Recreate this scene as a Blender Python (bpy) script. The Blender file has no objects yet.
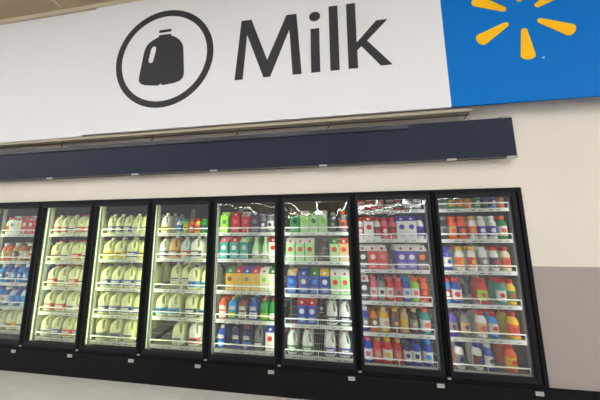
import bpy, bmesh, math
from mathutils import Matrix, Vector
from mathutils.geometry import tessellate_polygon
PI = math.pi
sc = bpy.context.scene
C = sc.collection

# ------------------------------------------------------------------ camera, world, exposure
cam_data = bpy.data.cameras.new('camera')
cam_data.sensor_width = 36.0
cam_data.lens = 36.0 * 210.36 / 600.0
cam_data.clip_start = 0.05
cam_data.clip_end = 200
cam = bpy.data.objects.new('camera', cam_data)
C.objects.link(cam)
right = Vector((0.99147853, 0.12992728, -0.00944626))
up = Vector((0.02573379, -0.12425882, 0.99191608))
fwd = Vector((-0.12770318, 0.98370659, 0.12654347))
m = Matrix.Identity(4)
for i in range(3):
    m[i][0] = right[i]; m[i][1] = up[i]; m[i][2] = -fwd[i]
m.translation = (-1.01867, -2.17774, 1.60405)
cam.matrix_world = m
sc.camera = cam
sc.view_settings.view_transform = 'Standard'
sc.view_settings.look = 'None'
sc.view_settings.gamma = 1.0
sc.view_settings.use_curve_mapping = False
sc.view_settings.exposure = 0.04
world = bpy.data.worlds.new('world')
sc.world = world
world.use_nodes = True
bg = world.node_tree.nodes['Background']
bg.inputs[0].default_value = (.97, .98, 1.0, 1)
bg.inputs[1].default_value = 0.55
CEIL_EMIT = 21.0                      # strength of the shop's ceiling strips
LED = {1: (2.4, (.84, 1.0, .66)), 2: (3.4, (.86, 1.0, .50)), 3: (3.9, (.84, 1.0, .44)), 4: (3.2, (.87, 1.0, .55)),
       5: (2.2, (.92, 1.0, .78)), 6: (1.7, (.88, 1.0, .86)), 7: (.8, (.90, .88, 1.0)), 8: (1.5, (1.0, .96, .92))}   # watts and colour behind each door

# ------------------------------------------------------------------ materials
MATS = {}
def pm(name, col, rough=.6, metal=0, noise=0, scale=8, emit=0, bump=0, spec=.5):
    if name in MATS: return MATS[name]
    mt = bpy.data.materials.new(name); mt.use_nodes = True
    nt = mt.node_tree; b = nt.nodes['Principled BSDF']
    b.inputs['Base Color'].default_value = (*col, 1)
    b.inputs['Roughness'].default_value = rough
    b.inputs['Metallic'].default_value = metal
    b.inputs['Specular IOR Level'].default_value = spec
    if emit:
        b.inputs['Emission Color'].default_value = (*col, 1); b.inputs['Emission Strength'].default_value = emit
    if noise or bump:
        tc = nt.nodes.new('ShaderNodeTexCoord'); nz = nt.nodes.new('ShaderNodeTexNoise')
        nz.inputs['Scale'].default_value = scale; nz.inputs['Detail'].default_value = 5
        nt.links.new(tc.outputs['Object'], nz.inputs['Vector'])
        if noise:
            r = nt.nodes.new('ShaderNodeValToRGB')
            r.color_ramp.elements[0].position = .3; r.color_ramp.elements[1].position = .7
            r.color_ramp.elements[0].color = (*[c * (1 - noise) for c in col], 1)
            r.color_ramp.elements[1].color = (*[min(1, c * (1 + noise)) for c in col], 1)
            nt.links.new(nz.outputs['Fac'], r.inputs['Fac']); nt.links.new(r.outputs['Color'], b.inputs['Base Color'])
        if bump:
            bp = nt.nodes.new('ShaderNodeBump'); bp.inputs['Strength'].default_value = bump; bp.inputs['Distance'].default_value = .02
            nt.links.new(nz.outputs['Fac'], bp.inputs['Height']); nt.links.new(bp.outputs['Normal'], b.inputs['Normal'])
    MATS[name] = mt
    return mt
def S(r, g, b):                                        # sRGB 0-255 to linear
    return tuple(((c/255)/12.92 if c/255 <= .04045 else ((c/255+.055)/1.055)**2.4) for c in (r, g, b))
def glass_mat():
    mt = bpy.data.materials.new('cooler_glass'); mt.use_nodes = True; nt = mt.node_tree; nt.nodes.clear()
    out = nt.nodes.new('ShaderNodeOutputMaterial'); mix = nt.nodes.new('ShaderNodeMixShader')
    tr = nt.nodes.new('ShaderNodeBsdfTransparent'); gl = nt.nodes.new('ShaderNodeBsdfGlossy'); fr = nt.nodes.new('ShaderNodeFresnel')
    tc = nt.nodes.new('ShaderNodeTexCoord'); nz = nt.nodes.new('ShaderNodeTexNoise'); bp = nt.nodes.new('ShaderNodeBump')
    nz.inputs['Scale'].default_value = 5; nz.inputs['Detail'].default_value = 1.5
    bp.inputs['Strength'].default_value = .17; bp.inputs['Distance'].default_value = .02
    tr.inputs[0].default_value = (.93, .95, .94, 1); gl.inputs['Roughness'].default_value = .03; fr.inputs['IOR'].default_value = 1.7
    nt.links.new(tc.outputs['Object'], nz.inputs['Vector']); nt.links.new(nz.outputs['Fac'], bp.inputs['Height'])
    nt.links.new(bp.outputs['Normal'], gl.inputs['Normal'])
    ge = nt.nodes.new('ShaderNodeNewGeometry'); ir = nt.nodes.new('ShaderNodeMapRange')       # same index seen from inside the pane
    ir.inputs['To Min'].default_value = 1.7; ir.inputs['To Max'].default_value = 1/1.7      # stands for the stacked panes of a cooler door
    nt.links.new(ge.outputs['Backfacing'], ir.inputs['Value']); nt.links.new(ir.outputs[0], fr.inputs['IOR'])
    nt.links.new(fr.outputs[0], mix.inputs[0]); nt.links.new(tr.outputs[0], mix.inputs[1]); nt.links.new(gl.outputs[0], mix.inputs[2])
    nt.links.new(mix.outputs[0], out.inputs[0])
    return mt
M = dict(
    wall=pm('cream_wall_paint', S(222, 214, 203), .75, noise=.03, scale=1.5),
    grey=pm('grey_wall_paint', S(160, 149, 146), .6, noise=.03, scale=3),
    white=pm('white_banner', S(228, 227, 231), .7, spec=.2),
    white2=pm('cool_white_banner', S(228, 228, 233), .7, spec=.2),
    print=pm('charcoal_print', S(56, 56, 60), .6, spec=.2),
    blue=pm('blue_banner', S(0, 112, 196), .6, spec=.12),
    yellow=pm('yellow_print', S(250, 188, 20), .6, spec=.15),
    navy=pm('navy_panel', S(29, 37, 56), .5, spec=.2),
    navy_lip=pm('navy_trim', S(34, 38, 52), .4),
    clip=pm('grey_clip', S(170, 170, 168), .4),
    rail=pm('taupe_metal', S(160, 152, 134), .5, .2),
    darkmetal=pm('dark_metal', S(78, 72, 62), .5, .3),
    black=pm('black_enamel', S(11, 11, 13), .45, spec=.15),
    black2=pm('black_door_frame', S(23, 25, 30), .4, spec=.18),
    kick=pm('black_kick_plate', S(20, 19, 19), .6, spec=.12, noise=.1, scale=3),
    liner=pm('dark_cabinet_liner', S(30, 31, 34), .7),
    post=pm('pale_post_steel', S(165, 168, 158), .5), post_shaded=pm('shaded_post_steel', S(92, 94, 98), .5),  # second one is the same post paint with the dim doors' shade in its colour
    wire=pm('white_wire', S(236, 238, 230), .4),
    rack=pm('white_rack_steel', S(186, 189, 180), .45),
    strip=pm('white_tag_strip', S(184, 186, 180), .5),
    ink=pm('dark_ink', S(60, 60, 62), .6),
    floor=pm('pale_concrete', S(206, 203, 200), .45, noise=.05, scale=9),
    ceil=pm('tan_ceiling', S(192, 176, 147), .8, noise=.06, scale=4),
    tee=pm('pale_ceiling_trim', S(225, 215, 190), .5),
    lamp=pm('lamp_diffuser', (.95, .98, 1), .5, emit=CEIL_EMIT),
    led=pm('led_strip', (.9, 1, .8), .5, emit=.4),
    glass=glass_mat())
PAL = dict(white=(232,232,226), milk=(226,226,188), cream=(232,230,196), blue=(28,74,160), sky=(60,150,215), navy=(30,36,92), red=(196,34,38),
    pink=(222,120,136), orange=(232,112,30), amber=(200,122,44), brown=(110,66,44), tan=(206,172,130), yellow=(240,200,30), gold=(226,184,92),
    lime=(150,205,50), green=(40,130,60), mint=(176,214,160), teal=(30,148,140), purple=(92,76,168), plum=(84,60,84), grey=(128,130,134),
    black=(34,32,34), pale=(200,214,214))
PAL['print'] = (70, 70, 80)
def pc(n):
    c = S(*PAL[n]); l = sum(c) / 3
    return pm('print_' + n, tuple(max(.003, .72 * (l + 1.3 * (v - l))) for v in c), .45, spec=.25)

# ------------------------------------------------------------------ helpers
def box(bm, x0, x1, y0, y1, z0, z1, mi=0, bev=0):
    vs = [bm.verts.new(p) for p in ((x0,y0,z0),(x1,y0,z0),(x1,y1,z0),(x0,y1,z0),(x0,y0,z1),(x1,y0,z1),(x1,y1,z1),(x0,y1,z1))]
    fs = [bm.faces.new([vs[i] for i in q]) for q in ((3,2,1,0),(4,5,6,7),(0,1,5,4),(1,2,6,5),(2,3,7,6),(3,0,4,7))]
    for f in fs: f.material_index = mi
    if bev:
        es = list({e for f in fs for e in f.edges})
        r = bmesh.ops.bevel(bm, geom=es, offset=bev, segments=2, affect='EDGES', profile=.5)
        for f in r['faces']: f.material_index = mi
def tube(bm, pts, r, n=8, mi=0):
    rings = []; pts = [Vector(p) for p in pts]
    for i, p in enumerate(pts):
        d = (pts[min(i+1, len(pts)-1)] - pts[max(i-1, 0)]).normalized()
        a = d.orthogonal().normalized() if i == 0 else (prev - d * prev.dot(d)).normalized()
        prev = a; b = d.cross(a)
        rings.append([bm.verts.new(p + r*(math.cos(2*PI*k/n)*a + math.sin(2*PI*k/n)*b)) for k in range(n)])
    for u, v in zip(rings, rings[1:]):
        for k in range(n):
            f = bm.faces.new((u[k], u[(k+1)%n], v[(k+1)%n], v[k])); f.smooth = True; f.material_index = mi
    bm.faces.new(rings[0][::-1]).material_index = mi; bm.faces.new(rings[-1]).material_index = mi
def cyl(bm, x, y, z0, z1, r, n=16, r2=None, mi=0):
    loft(bm, [(z0, r, r), (z1, r2 or r, r2 or r)], 2, n, x, y, mi)
def sup(a, e):
    c, s = math.cos(a), math.sin(a)
    k = (abs(c)**e + abs(s)**e) ** (-1/e)
    return c*k, s*k
def loft(bm, rings, e=2, n=20, cx=0, cy=0, mi=0):      # rings: (z, half width, half depth[, x shift])
    R = []
    for q in rings:
        z, hw, hd = q[:3]; sx = q[3] if len(q) > 3 else 0
        R.append([bm.verts.new((cx+sx+hw*sup(2*PI*k/n, e)[0], cy+hd*sup(2*PI*k/n, e)[1], z)) for k in range(n)])
    for u, v in zip(R, R[1:]):
        for k in range(n):
            f = bm.faces.new((u[k], u[(k+1)%n], v[(k+1)%n], v[k])); f.smooth = True; f.material_index = mi
    bm.faces.new(R[0][::-1]).material_index = mi; bm.faces.new(R[-1]).material_index = mi
def prism(bm, pts, y0, y1, mi=0):                      # polygon in x,z given depth from y0 (front) to y1
    a = [bm.verts.new((x, y0, z)) for x, z in pts]; b = [bm.verts.new((x, y1, z)) for x, z in pts]
    tri = tessellate_polygon([[Vector((x, z, 0)) for x, z in pts]])
    fs = [bm.faces.new([a[i] for i in t]) for t in tri] + [bm.faces.new([b[i] for i in t[::-1]]) for t in tri] + [bm.faces.new((a[i], b[i], b[(i+1)%len(a)], a[(i+1)%len(a)])) for i in range(len(a))]
    for f in fs: f.material_index = mi
    bmesh.ops.recalc_face_normals(bm, faces=bm.faces[:])
def obj(name, bm, mats, parent=None, loc=None):
    bm.normal_update()
    me = bpy.data.meshes.new(name); bm.to_mesh(me); bm.free()
    for mt in (mats if isinstance(mats, (list, tuple)) else [mats]): me.materials.append(mt)
    o = bpy.data.objects.new(name, me); C.objects.link(o)
    if parent: o.parent = parent
    if loc: o.location = loc
    return o
def boxes(name, bs, mats, parent=None, bev=0, loc=None):
    bm = bmesh.new()
    for b in bs: box(bm, *b, bev=bev)
    return obj(name, bm, mats, parent, loc)
def struct(o): o['kind'] = 'structure'; return o
def thing(name, label, cat, loc=(0, 0, 0), group=None):
    o = bpy.data.objects.new(name, None); C.objects.link(o); o.location = loc; o.empty_display_size = .05
    o['label'] = label; o['category'] = cat
    if group: o['group'] = group
    return o
def tag(o, label, cat, group=None):
    o['label'] = label; o['category'] = cat
    if group: o['group'] = group
    return o

# ------------------------------------------------------------------ the room
W = .762; XL = -7 * W; XR = .77; ZT = 1.95; PAINT = 1.2325; CEIL = 4.72
X0, X1 = -15.0, 14.0
bm = bmesh.new(); box(bm, X0, X1, -95, 1.2, -.1, 0); struct(obj('floor', bm, M['floor']))
bm = bmesh.new(); box(bm, X0, X1, -95, 1.2, CEIL, CEIL + .1); struct(obj('ceiling', bm, M['ceil']))
bm = bmesh.new()
box(bm, X0, X1, .03, .09, ZT, CEIL)
box(bm, XR, X1, .03, .09, PAINT, ZT); box(bm, X0, XL - .04, .03, .09, PAINT, ZT)
box(bm, XR, X1, .03, .09, 0, PAINT, 1); box(bm, X0, XL - .04, .03, .09, 0, PAINT, 1)
struct(obj('wall_back', bm, [M['wall'], M['grey']]))
struct(boxes('baseboard_right', [(XR, X1, -.002, .03, 0, .243)], M['kick']))
struct(boxes('baseboard_left', [(X0, XL - .04, -.002, .03, 0, .243)], M['kick']))
struct(boxes('trim_1', [(X0, X1, -.0, .03, CEIL - .06, CEIL)], M['tee']))
bm = bmesh.new()
for k in range(-4, 8): box(bm, -4.67 + 1.22*k - .012, -4.67 + 1.22*k + .012, -6, -.03, CEIL - .012, CEIL)
for y in (-.64, -1.25, -1.86): box(bm, X0, X1, y - .012, y + .012, CEIL - .014, CEIL)
struct(obj('trim_2', bm, M['tee']))

# shop ceiling lights, in rows over the aisles in front of the coolers
for r, x in enumerate((-13.5, -9.5, -5.8, -2.2, 1.4, 5.0, 8.7, 12.5)):
    t = thing('strip_light', 'long white ceiling strip light running away from the coolers, %s from the left' % ('first','second','third','fourth','fifth','sixth','seventh','last')[r], 'ceiling light', (x, -1.8, CEIL - .012), 'ceiling strip lights')
    boxes('housing', [(-.12, .12, -90, 0, -.05, 0)], M['tee'], t)
    boxes('diffuser', [(-.10, .10, -89.9, -.1, -.075, -.05)], M['lamp'], t)

# ------------------------------------------------------------------ banners
# the banner plane stands SY in front of the wall
SY = -.12; K = (2.17774 - .12) / (2.17774 - .3)
def sx(x): return -1.01867 + (x + 1.01867) * K
def sz(z): return 1.60405 + (z - 1.60405) * K
def P(pts): return [(sx(x), sz(z)) for x, z in pts]
ZB, ZTP = sz(2.632), sz(4.212); XS = sx(.080); XB = sx(-3.70)
FY = SY
ban = thing('milk_banner', 'long white wall banner reading Milk beside a ringed jug symbol', 'banner', (sx(-1.8), SY, ZB))
def rel(t, bm, name, mt): 
    bmesh.ops.translate(bm, verts=bm.verts[:], vec=-Vector(t.location)); return obj(name, bm, mt, t)
bm = bmesh.new(); box(bm, XB, XS, FY, FY + .02, ZB, ZTP + .02); rel(ban, bm, 'panel', M['white'])
LET = [
 [(-1.925,3.097),(-1.868,3.771),(-1.757,3.769),(-1.583,3.284),(-1.385,3.767),(-1.280,3.765),(-1.234,3.092),(-1.324,3.092),(-1.355,3.60),(-1.551,3.097),(-1.622,3.097),(-1.803,3.60),(-1.839,3.097)],
 [(-1.140,3.569),(-1.052,3.569),(-1.052,3.092),(-1.140,3.092)],
 [(-.955,3.795),(-.867,3.795),(-.867,3.092),(-.955,3.092)],
 [(-.783,3.795),(-.695,3.795),(-.697,3.36),(-.506,3.571),(-.402,3.571),(-.600,3.368),(-.384,3.093),(-.488,3.093),(-.655,3.317),(-.695,3.277),(-.695,3.092),(-.783,3.092)]]
for k, pts in enumerate(LET):
    bm = bmesh.new(); prism(bm, P(pts), FY - .004, FY)
    if k == 1:
        prism(bm, [(sx(-1.096) + .056*K*math.cos(a*PI/12), sz(3.706) + .052*K*math.sin(a*PI/12)) for a in range(24)], FY - .004, FY)
    rel(ban, bm, 'letter_' + 'Milk'[k].lower(), M['print'])
# ring
rx, rz, rr = sx(-2.75498), sz(3.45441), .58326 * K
bm = bmesh.new(); n = 72; ri = rr - .078
vs = [[bm.verts.new((rx + r*math.cos(2*PI*k/n), y, rz + r*math.sin(2*PI*k/n))) for k in range(n)] for r, y in ((rr, FY), (rr, FY - .004), (ri, FY - .004), (ri, FY))]
for a, b in zip(vs, vs[1:]):
    for k in range(n): bm.faces.new((a[k], a[(k+1)%n], b[(k+1)%n], b[k]))
rel(ban, bm, 'ring', M['print'])
JUG = [(-2.825,3.737),(-2.688,3.737),(-2.676,3.712),(-2.625,3.690),(-2.575,3.650),(-2.540,3.60),(-2.524,3.55),(-2.497,3.245),(-2.505,3.195),(-2.535,3.160),(-2.60,3.140),(-2.731,3.128),(-2.752,3.133),(-2.767,3.152),(-2.784,3.133),(-2.80,3.128),(-2.957,3.148),(-3.005,3.168),(-3.03,3.205),(-3.031,3.245),(-2.995,3.558),(-2.978,3.61),(-2.945,3.655),(-2.89,3.69),(-2.835,3.712)]
HOLE = [(-2.891,3.597),(-2.866,3.602),(-2.852,3.588),(-2.852,3.55),(-2.873,3.431),(-2.885,3.408),(-2.905,3.403),(-2.926,3.42),(-2.928,3.45),(-2.909,3.57)]
bm = bmesh.new(); prism(bm, P(JUG), FY - .004, FY); prism(bm, P([(-2.829,3.798),(-2.684,3.798),(-2.684,3.768),(-2.829,3.768)]), FY - .004, FY)
ic = rel(ban, bm, 'jug_symbol', M['print'])
bm = bmesh.new(); prism(bm, P(HOLE), FY - .006, FY - .003); h = rel(ban, bm, 'handle_opening', M['white']); h.parent = ic
blank = thing('blank_banner', 'blank white wall banner left of the Milk banner, under the ceiling', 'banner', (-6, SY, ZB))
bm = bmesh.new(); box(bm, X0, XB - .004, FY + .012, FY + .032, ZB - .012, ZTP + .012); rel(blank, bm, 'panel', M['white2'])
lb = thing('logo_banner', 'bright blue banner with a yellow six-ray spark logo, right of the Milk banner', 'banner', (sx(.72), SY, ZB))
bm = bmesh.new(); box(bm, XS, 5, FY, FY + .02, ZB, ZTP + .02); rel(lb, bm, 'panel', M['blue'])
cx, cz = .724, 3.440
for k in range(6):
    a = -PI/2 + k*PI/3; u = (math.cos(a), math.sin(a)); v = (-u[1], u[0]); pts = []
    for t in range(7):                                    # rounded inner end
        b = PI/2 + PI*t/6; pts.append((.155 + .022*math.cos(b), .024*math.sin(b)))
    for t in range(9):                                    # rounded outer end
        b = -PI/2 + PI*t/8; pts.append((.395 + .038*math.cos(b), .057*math.sin(b)))
    bm = bmesh.new(); prism(bm, P([(cx + p*u[0] + q*v[0], cz + p*u[1] + q*v[1]) for p, q in pts]), FY - .004, FY)
    rel(lb, bm, 'spark_ray', M['yellow'])
bm = bmesh.new(); prism(bm, P([(.835 + .010*math.cos(a*PI/6), 3.012 + .010*math.sin(a*PI/6)) for a in range(12)]), FY - .003, FY); rel(lb, bm, 'trademark_dot', M['clip'])

# rail and struts that carry the banner foot and the navy sign band
sr = thing('sign_rail', 'taupe metal rail with short struts beneath the white banners', 'rail', (-3, -.06, 2.70))
bm = bmesh.new(); box(bm, X0, .375, -.095, -.055, ZB - .045, ZB - .012); rel(sr, bm, 'rail', M['rail'])
bm = bmesh.new(); box(bm, X0, .375, -.052, -.04, ZB - .062, ZB - .05); rel(sr, bm, 'lower_rod', M['darkmetal'])
for x in (.365, -.95, -1.95, -3.0, -4.25, -5.3):
    bm = bmesh.new(); tube(bm, [(x, -.085, ZB - .04), (x - .045, -.058, 2.6245)], .006, 6); rel(sr, bm, 'strut', M['darkmetal'])
    bm = bmesh.new(); box(bm, x - .075, x + .015, -.062, -.05, 2.6235, 2.630); rel(sr, bm, 'foot', M['clip'])
nb = thing('navy_sign_band', 'long dark navy blank sign panel on the wall above the coolers', 'sign panel', (-2, -.05, 2.224))
NZ0, NZ1, NX = 2.226, 2.616, .737
bm = bmesh.new(); box(bm, X0, NX, -.055, -.01, NZ0, NZ1, bev=.003); rel(nb, bm, 'panel', M['navy'])
bm = bmesh.new(); box(bm, X0, -.2, -.068, -.055, NZ1 - .05, NZ1 - .004, bev=.002); rel(nb, bm, 'upper_lip', M['navy_lip'])
bm = bmesh.new(); box(bm, X0, NX, -.060, -.055, NZ0 - .004, NZ0 + .008); rel(nb, bm, 'lower_edge', M['darkmetal'])
for x in (NX - .055, .17, -1.05, -2.25, -3.22, -4.40):
    bm = bmesh.new(); box(bm, x - .04, x + .04, -.070, -.05, NZ0 - .008, NZ0 + .010); rel(nb, bm, 'clip', M['clip'])
bm = bmesh.new(); box(bm, NX - .11, NX - .015, -.066, -.03, NZ1 - .004, NZ1 + .010); rel(nb, bm, 'clip', M['clip'])

# ------------------------------------------------------------------ the cooler case
FRONT = .03
ORD = {1: 'leftmost', 2: 'second', 3: 'third', 4: 'fourth', 5: 'fifth', 6: 'sixth', 7: 'seventh', 8: 'rightmost'}
case = thing('display_cooler', 'long black glass-door refrigerated display case built into the wall', 'cooler', (-2.3, 0, 0))
def part(bs, name, mt, parent=case, bev=0):
    bm = bmesh.new()
    for b in bs: box(bm, *b, bev=bev)
    o = obj(name, bm, mt, parent)
    t = parent if parent.parent is None else parent.parent
    o.data.transform(Matrix.Translation(Vector((0, FRONT, 0)) - Vector(t.location))); return o
part([(XL - .04, XR, -.032, .06, ZT - .032, ZT), (XR - .032, XR, -.032, .06, .243, ZT - .032), (XL - .04, XL, -.032, .06, .243, ZT - .032),
      (XL - .04, XR, -.030, .06, .243, .271)], 'outer_frame', M['black'])
part([(XL, XR, -.026, .0, ZT - .042, ZT - .032), (XL, XR, -.026, .0, .269, .277)], 'inner_frame', M['black'])
part([(XL - .04, XR, -.032, .03, 0, .236)], 'kick_plate', M['kick'])
part([(XL - .04, XR, -.042, -.03, .236, .243)], 'ledge', M['black2'])
LZ = .25
struct(boxes('wall_rear', [(XL - .04, XR + .02, .96, 1.0, LZ, ZT + .05), (XL - .06, XL - .04, .09, 1.0, LZ, ZT + .05), (XR, XR + .02, .09, 1.0, LZ, ZT + .05),
      (XL - .04, XR, .09, 1.0, ZT, ZT + .05), (XL - .04, XR, .09, 1.0, LZ - .03, LZ)], M['liner']))
for i in range(8):                                         # mullions between the doors, with their light strips
    x = XL + i * W if i else XL + .012
    if i == 0: continue
    mu = part([(x - .022, x + .022, -.026, .045, .285, ZT - .032)], 'mullion', M['black'])
    part([(x - .0225, x + .0225, .030, .047, .30, 1.88)], 'light_strip', M['led'], mu)
def area(x, y, tx, ty, watt, col, name):
    ld = bpy.data.lights.new(name, 'AREA'); ld.shape = 'RECTANGLE'; ld.size = .03; ld.size_y = 1.5
    ld.energy = watt; ld.color = col
    o = bpy.data.objects.new(name, ld); C.objects.link(o)
    d = Vector((tx, ty, 0)).normalized(); z = -d; yv = Vector((0, 0, 1)); xv = yv.cross(z)
    mm = Matrix.Identity(4)
    for r in range(3): mm[r][0] = xv[r]; mm[r][1] = yv[r]; mm[r][2] = z[r]
    mm.translation = (x, y, 1.1); o.matrix_world = mm
    o.parent = case; o.matrix_parent_inverse = Matrix.Translation(-Vector(case.location))
    return o
for d in range(1, 9):
    x0 = XL + (d - 1) * W; x1 = x0 + W; w, col = LED[d]
    area(x0 + .042, .040, .85, .5, w, col, 'led_light'); area(x1 - .042, .040, -.85, .5, w, col, 'led_light')
for d in range(1, 9):
    x0 = XL + (d - 1) * W + .005; x1 = x0 + W - .01
    if d == 8: x1 = XR - .040
    z0, z1 = .275, ZT - .040; f = .041
    gx1 = x1 - f if d < 8 else .690
    dr = part([(x0, x0 + f, -.026, .002, z0, z1), (gx1, x1, -.026, .002, z0, z1), (x0 + f, gx1, -.026, .002, z1 - f, z1), (x0 + f, gx1, -.026, .002, z0, z0 + .042)],
              'door', M['black2'], bev=.003)
    dr['label'] = '%s glass cooler door counted from the left' % ORD[d]
    part([(x0 + f - .002, gx1 + .002, -.012, -.006, z0 + .04, z1 - f + .002)], 'glass_pane', M['glass'], dr)
    part([(x0 + f, x0 + f + .006, -.016, -.0125, z0 + .042, z1 - f), (gx1 - .006, gx1, -.016, -.0125, z0 + .042, z1 - f), (x0 + f, gx1, -.016, -.0125, z0 + .042, z0 + .048)], 'gasket', M['liner'], dr)
    part([(x0 - .015, x0 + .012, -.036, -.0302, .268, .281)], 'hinge', M['clip'])
    part([(XL + d*W - .105, XL + d*W - .045, -.038, -.0352, .198, .229)], 'number_sticker', [M['strip']])
    part([(XL + d*W - .092, XL + d*W - .058, -.0392, -.038, .207, .220)], 'sticker_print', [M['clip']])

# ------------------------------------------------------------------ shelving racks
SHELF = {1:[1.53,1.187,.921,.639,.36],2:[1.53,1.195,.89,.60,.313],3:[1.53,1.225,.898,.60,.313],4:[1.53,1.241,.903,.608,.314],5:[1.532,1.244,.908,.612,.318],
 6:[1.53,1.229,.896,.601,.305],7:[1.753,1.457,1.156,.852,.561,.277],8:[1.754,1.454,1.155,.852,.555,.275]}
for d in range(1, 9):
    x0 = XL + (d - 1) * W
    rk = thing('shelving_rack', ('wire shelving rack with white shelves behind the %s glass cooler door' % ORD[d]) + ('' if d in (1, 8) else ' from the left'), 'shelf rack', (x0 + .38, .1, LZ), 'white shelving racks inside the coolers')
    def rp(bm, name, mt, parent=None):
        bmesh.ops.translate(bm, verts=bm.verts[:], vec=-Vector(rk.location)); return obj(name, bm, mt, parent or rk)
    for px in (.018, W - .018):
        for py in (.115, .80):
            bm = bmesh.new(); box(bm, x0 + px - .011, x0 + px + .011, py - .014, py + .014, LZ, 1.88, bev=.002)
            for q in range(52): box(bm, x0 + px - .004, x0 + px + .004, py - .0152, py - .014, .30 + q*.03, .312 + q*.03, 1)
            rp(bm, 'post', [M['post'] if d < 6 else M['post_shaded'], M['liner']])
    for z in SHELF[d]:
        zs = z + .014
        bm = bmesh.new(); a, b = x0 + .042, x0 + W - .042
        for y in (.112, .35, .58, .80): box(bm, a - .008, b + .008, y - .004, y + .004, zs - .010, zs - .003)
        for q in range(27):
            xx = a + .006 + (b - a - .012) * q / 26; box(bm, xx - .002, xx + .002, .105, .80, zs - .004, zs)
        sh = rp(bm, 'shelf', M['rack'])
        bm = bmesh.new(); box(bm, a, b, .094, .100, z - .019, z + .016)
        for q in range(6):
            xx = a + .03 + (b - a - .08) * ((q * 37 + d * 13 + int(z * 100)) % 100) / 100
            box(bm, xx, xx + .022, .0932, .094, z - .009, z - .001, 1); box(bm, xx + .026, xx + .036, .0932, .094, z - .007, z + .003, 1)
        rp(bm, 'price_strip', [M['strip'], M['ink']], sh)
        bm = bmesh.new(); tube(bm, [(a, .097, z + .066), (b, .097, z + .066)], .0055, 6)
        for xx in (a, (a + b)/2, b): tube(bm, [(xx, .097, z + .016), (xx, .097, z + .066)], .003, 6)
        rp(bm, 'guard_rail', M['wire'], sh)

# ------------------------------------------------------------------ product prototypes (shared meshes; materials sit on the object)
PROFILE = {   # kind: (width, height, superellipse exponent, body rings as (z, half width) fractions of (h, w), cap (z0, z1, radius m), label z range, label arc)
 'B': (.078, .225, 2,   [(0,.44),(.015,.49),(.06,.5),(.30,.485),(.60,.5),(.70,.46),(.78,.34),(.84,.27),(.87,.26)], (.84, 1.0, .0255), (.14,.56), .95),
 'W': (.098, .225, 2,   [(0,.44),(.015,.49),(.06,.5),(.32,.47),(.58,.5),(.70,.45),(.79,.32),(.85,.25),(.87,.24)], (.84, 1.0, .0290), (.12,.56), .95),
 'N': (.085, .240, 2,   [(0,.46),(.02,.5),(.45,.5),(.56,.44),(.68,.27),(.80,.20),(.90,.19),(.92,.21),(.94,.21)], (.93, 1.0, .0190), (.12,.36), .8),
 'S': (.068, .165, 2,   [(0,.44),(.02,.5),(.60,.5),(.72,.42),(.80,.30),(.86,.28)], (.84, 1.0, .0200), (.14,.56), .95),
 'T': (.088, .120, 2,   [(0,.40),(.03,.43),(.84,.49),(.86,.5)], (.86, .96, .0450), (.15,.78), .95),
 'Q': (.086, .215, 4.0, [(0,.47),(.01,.5),(.66,.5),(.74,.47),(.82,.38),(.87,.28),(.885,.27)], (.87, 1.0, .0190), (.08,.36), .62),
 'G': (.147, .252, 3.2, [(0,.44),(.015,.48),(.05,.5),(.44,.5),(.56,.495),(.64,.475),(.71,.435),(.77,.375),(.825,.295),(.865,.21),(.895,.13),(.91,.115),(.94,.11)], (.925, 1.0, .0200), (.10,.36), .62),
 'H': (.112, .240, 3.0, [(0,.44),(.015,.48),(.05,.5),(.42,.5),(.52,.495),(.61,.475),(.69,.44),(.76,.385),(.82,.31),(.865,.225),(.895,.165),(.91,.155),(.94,.15)], (.925, 1.0, .0195), (.10,.36), .62),
}
MESH = {}
def mesh_of(name, bm, n):
    bm.normal_update(); me = bpy.data.meshes.new(name); bm.to_mesh(me); bm.free()
    for _ in range(n): me.materials.append(M['strip'])
    return me
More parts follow.
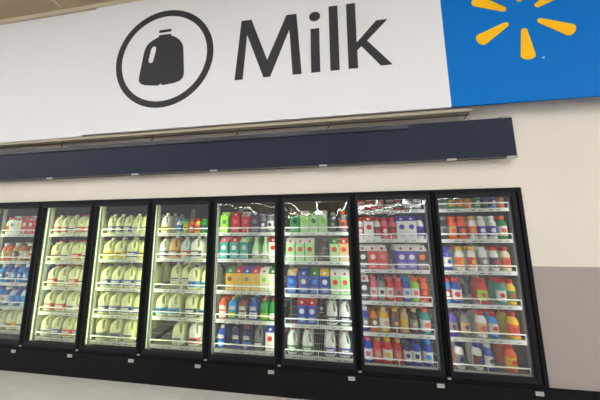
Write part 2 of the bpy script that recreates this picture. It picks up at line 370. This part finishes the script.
def build_mesh(k):
    if k in MESH: return MESH[k]
    if k == 'C':
        w, h = .094, .235; s = w/2; zb = .77*h; zr = .955*h
        bm = bmesh.new(); box(bm, -s, s, -s, s, 0, zb, bev=.0025); body = mesh_of('carton_body', bm, 1)
        bm = bmesh.new()
        v = [bm.verts.new(p) for p in ((-s,-s,zb),(s,-s,zb),(s,s,zb),(-s,s,zb),(-s,0,zr),(s,0,zr))]
        for q in ((0,1,5,4),(2,3,4,5),(1,2,5),(3,0,4),(3,2,1,0)): bm.faces.new([v[i] for i in q])
        box(bm, -s, s, -.003, .003, zr - .004, h)
        top = mesh_of('carton_top', bm, 1)
        bm = bmesh.new(); loft(bm, [(0, .0135, .0135), (.010, .013, .013)], 2, 14)
        sl = math.atan2(zr - zb, s)
        bm.transform(Matrix.Translation((0, -s*.55, zb + (zr - zb)*.45)) @ Matrix.Rotation(sl, 4, 'X')); cap = mesh_of('carton_cap', bm, 1)
        bm = bmesh.new(); e = s - .006; y = -s - .0012
        box(bm, -e, e, y, -s + .0005, .06*h, .30*h)
        # printed roundel above the panel, and two bars of small print
        vs = [bm.verts.new((.026*math.cos(2*PI*i/16), y - .0003, .52*h + .026*math.sin(2*PI*i/16))) for i in range(16)]
        f = bm.faces.new(vs[::1]); f.material_index = 1
        box(bm, -e*.6, e*.6, y - .0008, y, .20*h, .245*h, 1); box(bm, -e*.4, e*.4, y - .0008, y, .12*h, .145*h, 1)
        lab = mesh_of('carton_label', bm, 2)
        MESH[k] = (w, h, body, cap, lab, top); return MESH[k]
    w, h, e, rings, (c0, c1, cr), (l0, l1), arc = PROFILE[k]
    bm = bmesh.new()
    loft(bm, [(r[0]*h, r[1]*w, r[1]*w, r[2] if len(r) > 2 else 0) for r in rings], e, 24 if w > .1 else 18)
    if k in 'GH':                                          # opening of the moulded grip at the right shoulder
        cb = bmesh.new(); A = (.165*w, .785*h); B = (.275*w, .565*h); rad = .085*w
        L = math.atan2(B[1] - A[1], B[0] - A[0]); pts = []
        for c, base in ((A, L + PI/2), (B, L - PI/2)):
            for q in range(8): pts.append((c[0] + rad*math.cos(base + PI*q/7), c[1] + rad*math.sin(base + PI*q/7)))
        prism(cb, pts, -.2, .2); bmesh.ops.recalc_face_normals(cb, faces=cb.faces[:])
        oc = obj('cut', cb, M['strip']); bmesh.ops.recalc_face_normals(bm, faces=bm.faces[:]); ob = obj('jug', bm, M['strip'])
        md = ob.modifiers.new('b', 'BOOLEAN'); md.object = oc; md.operation = 'DIFFERENCE'; md.solver = 'EXACT'
        bpy.context.view_layer.update()
        me2 = bpy.data.meshes.new_from_object(ob.evaluated_get(bpy.context.evaluated_depsgraph_get()))
        bm = bmesh.new(); bm.from_mesh(me2)
        for f in bm.faces: f.material_index = 0
        bpy.data.objects.remove(ob); bpy.data.objects.remove(oc)
    body = mesh_of('bottle_body', bm, 1)
    bm = bmesh.new(); loft(bm, [(c0*h, cr, cr), (c1*h - .002, cr*.97, cr*.97), (c1*h, cr*.88, cr*.88)], 2, 16); cap = mesh_of('bottle_cap', bm, 1)
    def hw(z):
        for a, b in zip(rings, rings[1:]):
            if a[0] <= z <= b[0]: return (a[1] + (b[1]-a[1])*(z-a[0])/(b[0]-a[0]))*w
    bm = bmesh.new()
    def patch(z0, z1, a0, a1, off, mi, nz=5, na=12, oval=False):
        G = []
        for i in range(nz + 1):
            z = z0 + (z1 - z0)*i/nz; sh = 1.0
            if oval: t = 2*i/nz - 1; sh = max(.15, math.sqrt(max(0, 1 - t*t)))
            row = []
            for j in range(na + 1):
                a = -PI/2 + ((a0 + a1)/2 + (a1 - a0)/2*(2*j/na - 1)*sh)*PI/2
                c, s_ = sup(a, e); r = hw(z) + off; row.append(bm.verts.new((r*c, r*s_, z*h)))
            G.append(row)
        for i in range(nz):
            for j in range(na):
                f = bm.faces.new((G[i][j], G[i][j+1], G[i+1][j+1], G[i+1][j])); f.material_index = mi; f.smooth = True
    patch(l0, l1, -arc, arc, .0009, 0)
    if k in 'BWSN': patch(l0 + .14, l1 - .09, -.34, .34, .0016, 1, 6, 8, True); patch(l0 + .03, l0 + .07, -.5, .5, .0016, 1, 1, 6)
    elif k in 'GHQ': patch(l0 + .13, l0 + .20, -.38, .38, .0018, 1, 1, 6); patch(l0 + .05, l0 + .08, -.3, .3, .0018, 1, 1, 6)
    else: patch(l0 + .2, l1 - .15, -.4, .4, .0016, 1, 4, 8, True)
    lab = mesh_of('bottle_label', bm, 2)
    MESH[k] = (w, h, body, cap, lab, None); return MESH[k]
def silk_mesh():
    if 'txt' in MESH: return MESH['txt']
    cu = bpy.data.curves.new('silk_text', 'FONT'); cu.body = 'Silk'; cu.size = .050; cu.offset = .0022; cu.align_x = 'CENTER'; cu.extrude = .0006; cu.shear = .2
    o = bpy.data.objects.new('silk_text', cu); C.objects.link(o); bpy.context.view_layer.update()
    me = bpy.data.meshes.new_from_object(o.evaluated_get(bpy.context.evaluated_depsgraph_get()))
    bpy.data.objects.remove(o); me.transform(Matrix.Rotation(PI/2, 4, 'X')); me.materials.clear(); me.materials.append(pc('white'))
    MESH['txt'] = me; return me
KIND = {'G': ('milk_jug', 'milk gallon jug', 'milk jug'), 'H': ('milk_jug', 'slim milk jug', 'milk jug'), 'C': ('drink_carton', 'carton', 'carton'),
        'B': ('drink_bottle', 'bottle', 'bottle'), 'W': ('drink_bottle', 'wide bottle', 'bottle'), 'N': ('glass_milk_bottle', 'narrow-necked bottle', 'bottle'),
        'S': ('drink_bottle', 'small bottle', 'bottle'), 'T': ('plastic_tub', 'tub', 'tub'), 'Q': ('creamer_bottle', 'square bottle', 'bottle')}
def setmat(o, *ms):
    for i, mt in enumerate(ms): o.material_slots[i].link = 'OBJECT'; o.material_slots[i].material = mt
def contrast(n): return 'print' if n in ('white', 'cream', 'pale', 'tan', 'gold', 'yellow', 'mint', 'sky', 'lime', 'pink', 'orange', 'grey') else 'white'
def product(k, cb, cl, cc, silk=False):
    w, h, body, cap, lab, top = build_mesh(k)
    t = bpy.data.objects.new(KIND[k][0], None); C.objects.link(t); t.empty_display_size = .03
    def ch(name, me, *ms):
        o = bpy.data.objects.new(name, me); C.objects.link(o); o.parent = t; setmat(o, *ms); return o
    ch('body', body, pc(cb))
    if k == 'C': ch('gable_top', top, pc(cc)); ch('cap', cap, pc('white' if cc != 'white' else 'red'))
    else: ch('lid' if k == 'T' else 'cap', cap, pc(cc))
    if k == 'C':
        n = 'pale_' + cb
        if n not in PAL: PAL[n] = tuple(int(v*.55 + 225*.45) for v in PAL[cb])
        ch('paper_label', lab, pc(n), pc(cl))
    else: ch('paper_label', lab, pc(cl), pc(cc if cc != cl and k not in 'GH' else contrast(cl)))
    if silk:
        o = ch('lettering', silk_mesh(), pc('white')); o.location = (0, -w/2 - .0025, .47*h)
    return t
def clone(t):
    c = t.copy(); C.objects.link(c)
    for q in t.children:
        e = q.copy(); C.objects.link(e); e.parent = c
    return c

# (door, shelf): position in mm from the door's left edge + kind : body : label : cap (* = pushed back; dark starred bottles are added, coloured like the shade in gaps)
STOCK = {
(1,0):'86B:white:yellow:red 174C:white:blue:white 271C:white:yellow:red 368C:red:white:red 465C:red:white:white 566C:red:white:red',
(1,1):'86B:amber:tan:white 166B:orange:tan:brown 264B:tan:brown:white 359B:amber:white:brown 446B:brown:tan:white 530B:amber:white:brown 614B:brown:tan:white',
(1,2):'108B:sky:blue:white 205B:blue:white:blue 300B:blue:sky:white 394B:sky:blue:blue 478B:blue:sky:white 562B:sky:blue:blue 646B:blue:sky:white',
(1,3):'119B:sky:white:blue 222B:blue:white:white 316B:pale:sky:blue 410B:blue:sky:blue 494B:pale:sky:blue 578B:blue:sky:blue 662B:pale:sky:blue',
(1,4):'181G:cream:white:white 354G:cream:yellow:white 510G:cream:white:white',
(2,0):'103H:cream:red:white 217H:cream:red:red 331H:cream:white:white 445H:cream:red:red 559H:cream:red:white',
(2,1):'122G:milk:tan:red 274G:milk:white:red 426G:milk:red:red 582G:milk:white:red',
(2,2):'122G:milk:red:red 274G:milk:white:red 426G:milk:red:red 582G:milk:white:red',
(2,3):'122G:milk:red:red 291G:milk:red:red 444G:milk:white:red 600G:milk:red:red',
(2,4):'122G:milk:white:red 274G:milk:purple:red 429G:milk:red:red 585G:milk:purple:red',
(3,0):'133H:milk:blue:white 247H:milk:navy:white 361H:milk:blue:navy 475H:milk:white:white 589H:milk:white:white',
(3,1):'122G:milk:yellow:white 274G:milk:yellow:white 445G:milk:blue:white 601G:milk:yellow:white',
(3,2):'122G:milk:blue:blue 274G:milk:blue:blue 437G:milk:blue:navy 593G:milk:blue:blue',
(3,3):'122G:milk:blue:navy 274G:milk:blue:navy 434G:milk:blue:navy 590G:milk:blue:navy',
(3,4):'135G:milk:grey:navy 318G:milk:grey:navy 497G:milk:white:white',
(4,0):'103H:white:yellow:white 282S:white:blue:sky 370S:lime:yellow:green 442S:orange:red:red 514S:yellow:orange:red 588S:green:navy:green',
(4,1):'103H:white:blue:red 236G:tan:brown:white 376H:pale:red:white 509G:white:navy:white',
(4,2):'122G:milk:white:white* 274G:milk:white:white* 497G:milk:sky:blue 645H:milk:sky:blue',
(4,3):'122G:milk:sky:blue 274G:milk:sky:blue 483G:milk:navy:blue 635H:milk:sky:blue',
(4,4):'347G:milk:white:white 542G:white:pink:white',
(5,0):'94C:lime:green:lime 227C:red:pink:red 348C:red:pink:white 457C:plum:grey:plum 546B:grey:plum:plum 626B:grey:white:plum',
(5,1):'100C:teal:white:pink 220C:teal:white:red 338C:teal:pale:mint 462N:mint:white:white 574N:mint:white:white 666C:white:red:red',
(5,2):'181C:gold:brown:green 278C:gold:tan:red 375C:gold:grey:blue 472C:gold:tan:red 569C:cream:lime:white 666C:cream:white:green',
(5,3):'106Q:orange:white:orange 214Q:sky:lime:yellow 331Q:brown:white:brown 450Q:blue:white:sky 568Q:green:lime:pink 670Q:green:white:red',
(5,4):'102Q:blue:sky:white 266Q:navy:blue:navy 384Q:navy:sky:red 512H:grey:plum:grey 641C:white:red:blue',
(6,0):'149C:green:black:brown 256C:mint:lime:white 355C:mint:green:green 454C:mint:lime:white 567B:grey:green:white* 669B:grey:orange:orange',
(6,1):'97C:mint:red:white 202C:mint:red:white 307C:mint:red:white 466B:navy:grey:grey* 568C:mint:red:green 666C:tan:red:red',
(6,2):'111C:blue:sky:tan 237C:blue:white:blue 355C:blue:sky:green 460C:blue:white:gold 568C:mint:red:white 666C:mint:red:white',
(6,3):'216C:blue:white:red 321C:blue:white:red 411B:plum:navy:navy* 525H:white:navy:grey 656H:white:navy:blue',
(6,4):'113H:white:green:red 271H:white:green:red 497H:white:purple:red 647H:white:purple:red',
(7,0):'106T:red:white:red 208T:brown:red:white 300T:grey:pink:white 392T:white:grey:grey 484T:red:grey:white 576T:brown:white:grey 668T:grey:white:white',
(7,1):'83B:white:red:red 169C:white:red:red 254B:white:plum:red 331B:pink:red:red 409B:pink:brown:red 494C:white:purple:purple 588C:white:purple:purple 677B:white:purple:navy',
(7,2):'94C:black:white:white 192C:red:white:white 288C:red:pink:white 383B:plum:grey:plum* 472C:purple:white:white 568C:purple:white:white 666C:black:orange:white',  # leftmost black carton stands in for a hanging black card sign
(7,3):'94C:black:white:white 188B:pink:white:pink 268B:grey:white:plum 348B:red:white:pink 428B:red:pink:pink 508B:blue:white:sky 588B:lime:white:orange 672B:orange:red:orange',  # black carton here also takes the place of the hanging card sign
(7,4):'91B:blue:grey:white 176B:amber:brown:brown 278W:gold:white:tan 380B:brown:plum:gold 465B:tan:gold:tan 555B:black:grey:tan 663W:teal:white:orange',
(7,5):'109W:blue:white:pink 202B:red:pink:tan 295W:red:white:gold 390B:red:pink:tan 478B:navy:white:navy 559B:blue:white:navy 663W:blue:white:sky',
(8,0):'163S:grey:green:grey 238S:green:gold:green 310S:green:orange:gold 384S:orange:gold:orange 462S:teal:green:white 534S:black:navy:grey 606S:sky:navy:white 678S:orange:tan:red',
(8,1):'143B:black:grey:grey 223B:orange:tan:orange 314W:orange:plum:orange 405B:white:orange:tan 488B:white:purple:white 582B:white:purple:white 674B:green:white:orange',
(8,2):'154B:blue:white:blue 263B:white:orange:gold 371B:white:red:gold 469B:white:grey:white 566B:white:navy:red 666B:cream:orange:red',
(8,3):'116B:sky:red:red 207W:blue:white:red 354B:grey:black:plum* 434B:red:lime:red 514B:black:grey:grey* 594B:teal:white:red 674B:yellow:green:red',
(8,4):'143B:purple:grey:plum 253B:grey:tan:plum 395W:white:tan:red 492B:sky:white:red 572B:navy:teal:plum* 663W:yellow:orange:red',
(8,5):'86B:orange:tan:orange 174B:white:grey:navy 328B:white:brown:blue 420B:blue:white:white 607W:orange:gold:red',}
LV = {5: ['top', 'second', 'middle', 'fourth', 'bottom'], 6: ['top', 'second', 'third', 'fourth', 'fifth', 'bottom']}
NUM = ['first', 'second', 'third', 'fourth', 'fifth', 'sixth', 'seventh', 'eighth', 'ninth']
SAY = {'milk': 'white', 'cream': 'off-white', 'pale': 'pale-grey', 'sky': 'light-blue', 'mint': 'pale-green', 'plum': 'dark-purple', 'gold': 'golden', 'lime': 'bright-green'}
def say(c): return SAY.get(c, c)
SILK = {(5, 3): (0, 1, 2, 3), (5, 4): (0, 1, 2)}
for (d, s), row in STOCK.items():
    z = SHELF[d][s] + .0145; lv = LV[len(SHELF[d])][s]; x0 = XL + (d - 1) * W
    items = row.split()
    door = ORD[d] + ' cooler door' + ('' if d in (1, 8) else ' from left')
    for i, it in enumerate(items):
        star = it.endswith('*'); a, cb, cl, cc = it.rstrip('*').split(':')
        k = a[-1]; x = x0 + int(a[:-1]) / 1000; w = build_mesh(k)[0]
        fin = 'top' if k == 'C' else ('lid' if k == 'T' else 'cap')
        noun = KIND[k][1]
        y = .108 + w/2 + (.2 if star else 0)
        t = product(k, cb, cl, cc, (d, s) in SILK and i in SILK[(d, s)])
        t.location = (x, y, z)
        t.rotation_euler[2] = math.radians(((i*7 + d*5 + s*3) % 7 - 3) * (.4 if k in 'CGHQ' else 4))
        pos = 'leftmost' if i == 0 else ('rightmost' if i == len(items) - 1 and d > 3 else NUM[i] + ' from left')
        col = '' if say(cb) == say(cc) else ', %s %s' % (say(cc), fin)
        if k == 'G': noun = 'milk jug'
        t['label'] = '%s %s%s, %s, %s shelf, %s' % (say(cb), noun, col, pos, lv, door)
        t['category'] = KIND[k][2]
        t['group'] = '%ss on the %s shelf behind the %s cooler door' % (KIND[k][2], lv, ORD[d])
        nrows = 3 if d <= 4 else 2
        if star: nrows = 2
        for r in range(1, nrows):
            c = clone(t)
            for q in list(c.children):
                if q.name.split('.')[0] in ('paper_label', 'lettering'): bpy.data.objects.remove(q)
            c.rotation_euler[2] = 0
            c.location = (x, y + r * (w + .010), z)
            c['label'] = '%s %s in rows behind front, %s shelf, %s' % (say(cb), noun if k != 'N' else 'bottle', lv, door)
            c['group'] = '%s %ss in the back rows, %s shelf, %s door' % (say(cb), noun, lv, ORD[d])
